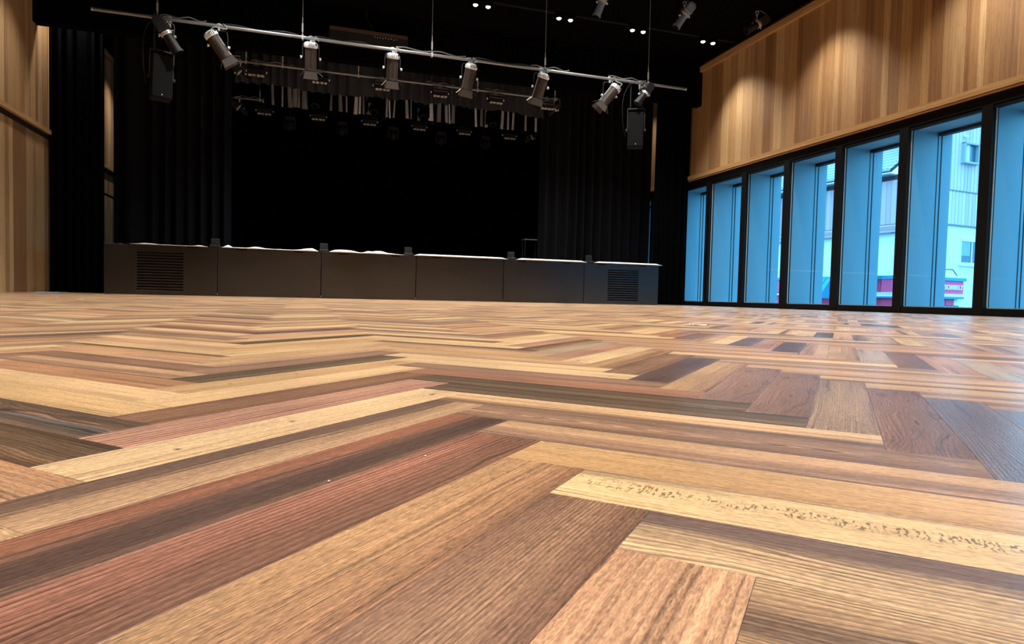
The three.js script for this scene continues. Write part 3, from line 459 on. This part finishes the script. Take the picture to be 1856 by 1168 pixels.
// moving head: base, yoke arms and a round head
function movingHead(label, x, y, z, s, group, mat) {
  const t = thing('moving_head', label, 'stage light', [x, y, z], 0, group);
  part('base', [rbox(0.3 * s, 0.1 * s, 0.24 * s, 0.02 * s, 0, -0.05 * s, 0), rod([0, 0, 0], [0, 0.3, 0], 0.012), box(0.05, 0.09, 0.07, 0, 0.25, 0)], mat, t);
  for (const k of [-1, 1]) part('yoke_arm', rbox(0.045 * s, 0.26 * s, 0.1 * s, 0.015 * s, k * 0.15 * s, -0.22 * s, 0), mat, t);
  const h = part('head', [new THREE.SphereGeometry(0.125 * s, 20, 14).scale(0.95, 1.1, 1.15).translate(0, -0.28 * s, 0)], mat, t);
  part('lens_ring', [new THREE.TorusGeometry(0.085 * s, 0.012 * s, 8, 24).rotateX(Math.PI / 2.6).translate(0, -0.37 * s, 0.1 * s)], ribDark, h);
  return t;
}
[0.0, 1.45, 2.73, 4.65].forEach((x, i) => movingHead(`black moving head in front of the black border, ${ordinal[i]} from the timber wall end`, x, 5.2, -17.2, 1.05, 'moving heads under the border', blackPaint));
[-0.66, 0.74, 2.17, 3.57, 4.92].forEach((x, i) => movingHead(`dim hanging wash light at the very back, ${ordinal[i]} from the timber wall end`, x, 4.95, -19.0, 0.9, 'wash lights at the back', std(0x151517, 0.7)));
bar('rearmost pipe behind the borders that carries the dim wash lights', -1.2, 5.4, 5.2, -19.0, [-0.9, 5.1], []);
bar('pipe between the two borders that carries the four moving heads', -0.4, 5.1, 5.46, -17.2, [-0.2, 4.9], []);

// ------------------------------------------------------------------ loudspeakers
const grille = matte(0x1b1b1e, 0.2);
function loudspeaker(label, x, turn, tilt) {
  const t = thing('loudspeaker', label, 'loudspeaker', [x, 3.6, -12], turn, 'loudspeakers hung from the front bar');
  part('cabinet', rbox(0.31, 0.70, 0.27, 0.02, 0, 0, -0.02), matte(0x0c0c0d, 0.4), t);
  part('front_grille', rbox(0.295, 0.68, 0.03, 0.012, 0, 0, 0.12), grille, t);
  part('badge', [box(0.018, 0.022, 0.006, 0, -0.3, 0.137)], std(0xb8b8b4, 0.4, 0.5), t);
  const y = part('mounting_bracket', [box(0.36, 0.02, 0.05, 0, 0.44, 0), box(0.012, 0.46, 0.05, -0.174, 0.22, 0), box(0.012, 0.46, 0.05, 0.174, 0.22, 0)], std(0x3a3f40, 0.5, 0.4), t);
  for (const s of [-1, 1]) part('knob', cyl(0.03, 0.03, 0.03, 12).rotateZ(Math.PI / 2).translate(s * 0.19, 0.0, 0), ribDark, y);
  part('hanger', [rod([-0.12, 0.44, 0], [-0.12, 0.975, 0], 0.012), rod([0.12, 0.44, 0], [0.12, 0.975, 0], 0.008), box(0.05, 0.07, 0.07, -0.12, 0.975, 0)], std(0x2a2a2a, 0.6, 0.3), t);
  part('signal_cable', tube([[-0.12, 0.99, 0.03], [-0.26, 0.7, 0.04], [-0.27, 0.2, 0.02], [-0.2, -0.1, -0.14]], 0.007, 24, 6), cableBlack, t);
  t.rotation.z = tilt; return t;
}
loudspeaker('dark grey loudspeaker hanging near the timber wall end of the front bar', -2.43, 0.35, -0.03);
loudspeaker('dark grey loudspeaker hanging near the window end of the front bar', 6.3, -0.45, 0.0);

// ------------------------------------------------------------------ screen case on the header
{
  const t = thing('projection_screen_case', 'long dark screen case with a brown top edge on the black header', 'screen case', [1.14, 5.81, -15.0]);
  part('case', rbox(1.68, 0.24, 0.26, 0.015, 0, -0.03, 0), std(0x1c2124, 0.5), t);
  part('top_flange', box(1.7, 0.07, 0.3, 0, 0.125, 0.0), std(0x54402f, 0.6), t);
  for (const e of [-0.85, 0.85]) part('end_plate', box(0.02, 0.3, 0.28, e, 0, 0), std(0x241d18, 0.6), t);
  for (let k = 0; k < 9; k++) part('bolt_head', new THREE.SphereGeometry(0.012, 8, 6).translate(0.12 + k * 0.06, 0.055 - (k % 2) * 0.014, 0.135), steel, t);
  part('power_cable', tube([[0.12, 0.16, 0.05], [0.05, 0.3, 0.02], [-0.05, 0.5, -0.05], [-0.05, 0.675, -0.1]], 0.008, 24, 6), std(0x3a3a3a, 0.6), t);
}

// ------------------------------------------------------------------ downlights
const glow = new THREE.MeshStandardMaterial({ color: 0xffffff, emissive: new THREE.Color().setRGB(1, 0.95, 0.8), emissiveIntensity: 6 });
const lampTarget = new THREE.Object3D(); lampTarget.name = 'lamp_aim';
function downlight(label, x, z, power, angle, aim = [0, 0], y = CEIL, penumbra = 0.8, group = 'ceiling downlight pairs') {
  const t = thing('ceiling_downlight', label, 'downlight', [x, y, z], 0, group);
  part('mounting_plate', box(0.5, 0.03, 0.14, 0, -0.015, 0), blackPaint, t);
  for (const s of [-1, 1]) {
    const h = part('lamp_housing', new THREE.LatheGeometry([[0.0, -0.03], [0.062, -0.03], [0.062, -0.12], [0.05, -0.12], [0.045, -0.09], [0, -0.088]].map((q) => new THREE.Vector2(...q)), 18).translate(s * 0.14, 0, 0), blackPaint, t);
    part('lamp_lens', new THREE.SphereGeometry(0.055, 16, 8).scale(1, 0.8, 1).translate(s * 0.14, -0.112, 0), glow, h);
  }
  const l = new THREE.SpotLight(LAMP_COLOR, power, 0, angle, penumbra, 2);
  l.position.set(0, -0.15, 0); l.target.position.set(aim[0], -6, aim[1]); l.castShadow = true; l.shadow.mapSize.set(512, 512); l.shadow.radius = 4;
  t.add(l, l.target);
  return t;
}
const WASH = 0.82, WIDE = 0.95;
const rowX = [[3.41, 'at the upper edge of the picture, third from the timber wall'], [5.33, 'second from the timber wall, above the middle lamps'], [7.16, 'next but one to the timber panelled window wall']];
for (const [x, w] of rowX) downlight('bright pair of ceiling downlights, ' + ['farthest from the window wall, cut by the picture top', 'third from the window wall', 'second from the window wall'][rowX.findIndex((q) => q[0] === x)], x, -13.68, LAMP_POWER, WIDE);
downlight('bright pair of ceiling downlights nearest the timber window wall', 9.05, -13.68, WASH_POWER, WASH, [0, 0.9]);
let unseen = 0;
for (const [z, xs] of [[-13.68, [1.5, -0.4]], [-10.5, [5.4, 1.6, -0.8]], [-7.4, [5.4, 1.6, -0.8]], [-4.3, [5.4, 1.6, -0.8]], [-1.2, [5.4, 1.6, -0.8]], [1.6, [5.0, 1.6, -1.4]]])
  for (const x of xs) downlight('pair of ceiling downlights over the parquet, above the picture', x, z, LAMP_POWER * (z < -9 ? 1.25 : 1), WIDE), unseen++;
for (const z of [-10.5, -7.4, -4.3]) downlight('pair of ceiling downlights washing the timber window wall, above the picture', 9.05, z, WASH_POWER, WASH);
for (const z of [-13.9, -10.5, -7.4]) downlight('pair of ceiling downlights washing the timber side wall, above the picture', -4.5, z, WASH_POWER * 0.55, WASH * 0.85);
downlight('pair of ceiling downlights behind the header by the timber side wall', -4.65, -15.75, STAGE_WASH_POWER * 0.9, WASH, [-1.2, 0]);
downlight('pair of ceiling downlights over the stage by the timber side wall', -4.6, -19.9, STAGE_WASH_POWER * 1.3, WASH);
downlight('pair of ceiling downlights over the stage on the window side', 9.2, -17.7, STAGE_WASH_POWER, WASH);
{
  const t = thing('ceiling_track', 'thin dark ceiling track linking the row of downlights', 'ceiling track', [2.3, CEIL, -13.68]);
  for (const [a, b] of [[-7.6, -3.75], [-3.25, -1.05], [-0.55, 0.86], [1.36, 2.78], [3.28, 4.61], [5.11, 6.5], [7.0, 7.58]]) part('rail', span(a, b, -0.028, 0, -0.02, 0.02), std(0x2a2a2c, 0.5, 0.3), t);
}

// ------------------------------------------------------------------ small things on the stage edge and the floor
{
  const words = ['nearest the timber wall', 'second from the timber wall end', 'in the middle of the row', 'second from the window end', 'nearest the windows'];
  [-1.93, 0.215, 2.03, 4.44, 6.43].forEach((x, i) => {
    const t = thing('stage_edge_box', 'small black connector box on the stage edge, ' + words[i], 'connector box', [x, STAGE_H - 0.004, -14.43], 0, 'connector boxes on the stage edge');
    part('base', rbox(0.19, 0.05, 0.16, 0.006, 0, 0.025, 0), std(0x1c1c1e, 0.6), t);
    part('lid', rbox(0.165, 0.14, 0.02, 0.006, 0, 0.115, -0.05), std(0x151517, 0.55), t);
    part('hinge', rod([-0.07, 0.052, -0.045], [0.07, 0.052, -0.045], 0.007), std(0x2c2c2e, 0.4, 0.5), t);
    part('catch', box(0.02, 0.012, 0.01, 0, 0.03, 0.082), std(0x55565a, 0.4, 0.5), t);
  });
  function sheet(label, x0, x1, seed, h, group, smooth = 0) {
    const t = thing('protective_sheet', label, 'plastic sheet', [x0, STAGE_H - 0.003, -14.41], 0, group);
    const n = Math.max(20, Math.round((x1 - x0) * 26)), m = 6, p = [], ix = [], D = 0.16;
    const top = (u, f) => { const edge = Math.min(1, u / 0.12) * Math.min(1, (x1 - x0 - u) / 0.12); return (0.004 + h * (smooth ? 0.62 + 0.12 * noise(u * 1.4, 2, seed) : (0.25 + 0.75 * sst(0.35, 0.75, noise(u * 3.1, 2, seed))) * (0.55 + 0.45 * noise(u * 9 + 3, f * 3, seed + 1))) * Math.sin(Math.PI * (0.12 + 0.76 * f))) * (0.15 + 0.85 * edge); };
    for (const s of [0, 1]) for (let j = 0; j <= m; j++) for (let i = 0; i <= n; i++) { const u = (x1 - x0) * i / n, f = j / m; p.push(u, s ? 0 : top(u, f), D / 2 + 0.03 * (noise(u * 2, 5, seed) - 0.6) - D * f + (j ? 0 : 0.02)); }
    const K = (n + 1) * (m + 1);
    for (let j = 0; j < m; j++) for (let i = 0; i < n; i++) { const a = j * (n + 1) + i, b = a + 1, c = b + n + 1, d = a + n + 1; ix.push(a, b, c, a, c, d, a + K, c + K, b + K, a + K, d + K, c + K); }
    for (let i = 0; i < n; i++) { const a = i, b = i + 1; ix.push(a + K, b + K, b, a + K, b, a); const c = m * (n + 1) + i, d = c + 1; ix.push(c, d, d + K, c, d + K, c + K); }
    const g = new THREE.BufferGeometry(); g.setAttribute('position', new THREE.Float32BufferAttribute(p, 3)); g.setIndex(ix); g.computeVertexNormals();
    part('film', g, std(0xf4f2ee, 0.45), t); return t;
  }
  const gs = 'white film lying along the stage edge';
  sheet('thin strip of white film above the vented stage panel by the timber wall', -3.45, -2.05, 3, 0.03, gs);
  sheet('crumpled white film on the stage edge above the second panel from the timber wall', -1.8, 0.1, 9, 0.075, gs);
  sheet('white film on the stage edge above the third panel from the timber wall', 0.33, 1.92, 14, 0.075, gs);
  sheet('long smooth white film above the fourth stage panel from the timber wall', 2.15, 4.32, 21, 0.055, gs, 1);
  sheet('white film on the stage edge above the second panel from the windows', 4.55, 6.32, 28, 0.055, gs, 1);
  sheet('white film ending past the stage corner at the window end', 6.54, 8.37, 35, 0.055, gs, 1);

  const s = thing('side_table', 'small dark table on the stage in front of the backdrop', 'table', [5.9, STAGE_H - 0.004, -17.4]);
  part('table_top', rbox(0.44, 0.02, 0.3, 0.006, 0, 0.76, 0), std(0x8a8780, 0.35), s);
  for (const [x, z] of [[-0.19, 0.12], [0.19, 0.12], [-0.19, -0.12], [0.19, -0.12]]) part('leg', rod([x, 0, z], [x, 0.75, z], 0.012), std(0x2a2a2a, 0.5, 0.4), s);

  const paper = std(0xf2efe6, 0.6);
  function scrap(label, x, z, l, w, turn, seed) {
    const t = thing('paper_scrap', label, 'paper scrap', [x, 0.0006, z], turn, null), g = new THREE.PlaneGeometry(l, w, 10, 3).rotateX(-Math.PI / 2), P = g.attributes.position, r = rng(seed);
    for (let i = 0; i < P.count; i++) { P.setY(i, 0.0008 + 0.006 * r() * Math.abs(P.getX(i) / l * 2)); P.setZ(i, P.getZ(i) + 0.3 * w * (r() - 0.5)); }
    g.computeVertexNormals(); const b = g.clone().translate(0, -0.0005, 0); part('paper', [g, b], paper, t);
  }
  scrap('white scrap of paper on the parquet in front of the windows', 2.0, -3.02, 0.12, 0.03, 0.1, 3);
  scrap('tiny pale paper scrap on the far parquet towards the timber wall', -2.3, -7.6, 0.1, 0.05, 0.4, 4);
  const crumb = std(0xd8cbb5, 0.8), cg = new THREE.IcosahedronGeometry(0.0011, 0).scale(1.2, 0.7, 0.9);
  [[0.089, -0.515, 'beige crumb on the reddish plank, close to its striped end'], [0.012, -0.46, 'beige crumb on the reddish plank, nearer the camera'], [-0.12, -0.95, 'beige crumb on the pale plank by the pink striped one']].forEach(([x, z, l], i) => { const c = part('crumb', cg, crumb, scene); c.name = numbered('crumb'); c.position.set(x, 0.0007, z); c.rotation.y = i; tag(c, l, 'crumb', 'crumbs on the parquet'); });
}

// ------------------------------------------------------------------ outside: street and the house across it
{
  const street = structure('street', 'grey street outside the windows'); part('asphalt', span(11, 90, -2.4, -2.0, -90, 40), std(0x70757a, 0.9), street);
  const h = thing('house', 'white house with timber cladding, tiled roof and a shop, across the street', 'house', [30.81, 0, -27.29], 0.1134);
  // local x runs along the shop front, local -z along the eaves side
  const render_ = std(0xf3f5f2, 0.85), clad = [0xd6c8d0, 0xcabbc4, 0xdfd3da].map((c) => std(c, 0.85)), cladDark = [0xc8a8b0, 0xbb9da6, 0xd2b3ba].map((c) => std(c, 0.85)), joint = std(0x4a4248, 0.9), pink = std(0xff5f92, 0.7), teal = std(0x2f9fc4, 0.6), pale = std(0xeef2f2, 0.6), paneM = std(0x4c6a80, 0.12, 0.2), roofM = std(0xbec0c6, 0.75);
  part('wall', [span(0, 12, -2, 4.84, -9, 0), span(0, 9, -2, 4.2, -22, -9)], render_, h);
  const cl = part('upper_wall', [span(0.35, 12, 4.8, 12.6, -0.5, 0.0)], std(0x58525e, 0.9), h);
  part('eaves_wall', span(-0.25, 6, 4.3, 7.3, -22, -0.03), joint, h);
  const r = rng(77);
  for (let i = 0; i < 22; i++) for (const [y0, y1, z] of [[4.84, 6.74, 0.03], [6.78, 12.6, 0.07]]) { const b = part('cladding_board', box(0.27, y1 - y0, 0.05, 0.5 + i * 0.305 + 0.15, (y0 + y1) / 2, z), clad[Math.floor(r() * 3)], cl); b.name = 'cladding_board'; }
  part('base_flashing', [span(0.3, 12, 4.76, 4.84, 0, 0.1), span(0.3, 12, 6.73, 6.78, 0, 0.1)], std(0x7f868c, 0.6), cl);
  for (let i = 0; i < 63; i++) { const b = part('cladding_board', box(0.04, 2.4, 0.285, -0.28, 5.82, -0.18 - i * 0.3), cladDark[Math.floor(r() * 3)], cl); b.name = 'cladding_board'; }
  for (let i = 0; i < 3; i++) part('parapet_board', span(-0.32, -0.26, 4.17 + i * 0.145, 4.3 + i * 0.145, -19, -0.03), cladDark[i], cl);
  part('balcony_soffit', span(-0.3, 0, 4.13, 4.2, -19, -0.6), std(0x9a9ba2, 0.8), cl);
  // tiled roof along the eaves side: rows of rounded tiles
  const pitch = 0.62, rows = 22, tiles = [];
  { const t0 = new THREE.CylinderGeometry(0.118, 0.1, 0.46, 6, 1, false, 0, Math.PI).toNonIndexed(); t0.deleteAttribute('uv');
    for (let j = 0; j < rows; j++) for (let i = 0; i < 74; i++) { const g = t0.clone(); g.rotateZ(Math.PI / 2 - 0.13).translate(0.1 + j * 0.4, 0.02, -0.5 - i * 0.25); g.rotateZ(pitch).translate(-0.75, 7.56, 0); tiles.push(g); } }
  const rf = part('roof', new THREE.BoxGeometry(9.0, 0.12, 18.7).translate(4.4, -0.07, -9.7).rotateZ(pitch).translate(-0.75, 7.56, 0), std(0x3a3d44, 0.9), h);
  tag(part('roof_tiles', mergeGeometries(tiles), roofM, rf), null, null, null, 'stuff');
  part('gutter', rod([-0.85, 7.5, -0.4], [-0.85, 7.5, -19], 0.075, 10), std(0x9fb4bf, 0.5, 0.2), rf);
  part('eaves_soffit', span(-0.8, 0, 7.26, 7.34, -19, -0.4), std(0x7b7d86, 0.8), rf);
  // windows of the shop-front side
  const w1 = part('window', [span(4.4, 4.5, 8.36, 9.5, 0.04, 0.3), span(5.64, 5.74, 8.36, 9.5, 0.04, 0.3), span(4.4, 5.74, 9.42, 9.52, 0.04, 0.3), span(4.36, 5.78, 8.32, 8.42, 0.04, 0.34)], std(0xa9b4ba, 0.6), h);
  part('pane', [span(4.5, 5.64, 8.42, 9.42, 0.1, 0.12)], paneM, w1); part('window_mullion', [span(4.75, 4.8, 8.42, 9.42, 0.1, 0.15), span(5.05, 5.1, 8.42, 9.42, 0.1, 0.15)], std(0x9fc0d0, 0.6), w1); part('blind', span(4.8, 5.05, 8.42, 9.42, 0.122, 0.13), pale, w1);
  const w2 = part('window', [span(4.86, 6.9, 3.93, 4.13, -0.02, 0.06), span(4.78, 7, 2.5, 2.7, 0, 0.16)], pale, h);
  part('pane', span(4.9, 6.9, 2.72, 3.95, -0.01, 0.015), paneM, w2); part('window_mullion', [span(5.86, 5.94, 2.72, 3.95, 0, 0.05), span(4.88, 4.95, 2.72, 3.95, 0, 0.04)], pale, w2); part('curtain', span(4.95, 5.75, 3.1, 3.93, 0.016, 0.022), std(0x8fb0c4, 0.8), w2);
  part('wall_lamp', new THREE.SphereGeometry(0.11, 14, 10).translate(4.6, 9.82, 0.22), pale, h);
  // shop fascia round the corner
  const fa = part('shop_fascia', [span(-0.3, 4.85, 0.84, 1.6, -3, 0.3), span(-0.3, 0.1, 0.83, 1.6, -19, -0.2)], pink, h);
  part('cornice', [span(-0.36, 5.0, 1.6, 1.77, -3, 0.38), span(-0.36, 0.1, 1.62, 1.78, -19, -0.2), span(-0.32, 4.9, 0.58, 0.7, -3, 0.33), span(-0.3, 0.1, 0.55, 0.64, -4.1, -0.2)], teal, fa);
  part('cornice_band', [span(-0.34, 4.95, 0.69, 0.85, -3, 0.36), span(-0.34, 0.1, 0.64, 0.84, -4.3, -0.2), span(-0.34, 0.1, 0.64, 0.76, -19, -5.7)], pale, fa);
  part('shop_wall', [span(-0.05, 4.5, -2, 0.58, -2, 0.03), span(-0.05, 0.05, -2, 0.6, -19, -0.1)], pink, h);
  part('shop_window', [span(-0.09, -0.04, -2, 0.45, -2.6, -1.9), span(-0.09, -0.04, -2, 0.5, -9.9, -9.1), span(3.75, 3.8, -2, 0.5, 0.0, 0.05)], paneM, h);
  const font = await new FontLoader().loadAsync('fonts/droid/droid_sans_bold.typeface.json');
  const tx = new TextGeometry('ISCHWELT', { font, size: 0.27, depth: 0.05, curveSegments: 4, bevelEnabled: false }); tx.computeBoundingBox();
  const tw = tx.boundingBox.max.x; part('sign_letters', tx.scale(1.78 / tw, 1, 1).translate(2.94, 1.09, 0.31), pale, fa);
  const lower = part('lower_sign', span(2.6, 4.78, -0.4, 0.2, 0.06, 0.12), std(0x33566c, 0.6), h);
  part('sign_line', Array.from({ length: 16 }, (_, i) => box(0.07, 0.05 + 0.03 * (i % 3), 0.01, 3.12 + i * 0.105, 0.1, 0.125)), pale, lower);
  part('roof_cover', new THREE.SphereGeometry(1, 24, 10, 0, Math.PI * 2, 0, Math.PI / 2).scale(1.1, 0.42, 0.7).translate(3.75, 1.77, -0.5), std(0xe9efec, 0.8), h);
  part('roof_railing', [rod([2.6, 2.26, 0], [4.3, 2.26, 0], 0.025), rod([4.3, 2.26, 0], [4.7, 1.95, 0], 0.03), rod([3.1, 2.26, 0], [3.1, 1.77, 0], 0.02)], std(0x3c5a66, 0.5, 0.3), h);
  const s = new THREE.Shape(); s.moveTo(-0.05, 1.78); s.lineTo(-0.25, 1.78); s.lineTo(-1.3, 0.55); s.lineTo(-1.3, 0.47); s.lineTo(-0.05, 0.47); s.closePath();
  const aw = part('awning', new THREE.ExtrudeGeometry(s, { depth: 1.5, bevelEnabled: false }).translate(0, 0, -5.75), teal, h);
  part('awning_seam', [-5.4, -5.0, -4.6].map((z) => rod([-0.25, 1.79, z], [-1.31, 0.56, z], 0.02, 6)), std(0x1d6f8f, 0.6), aw);
}
renderer.render(scene, camera);
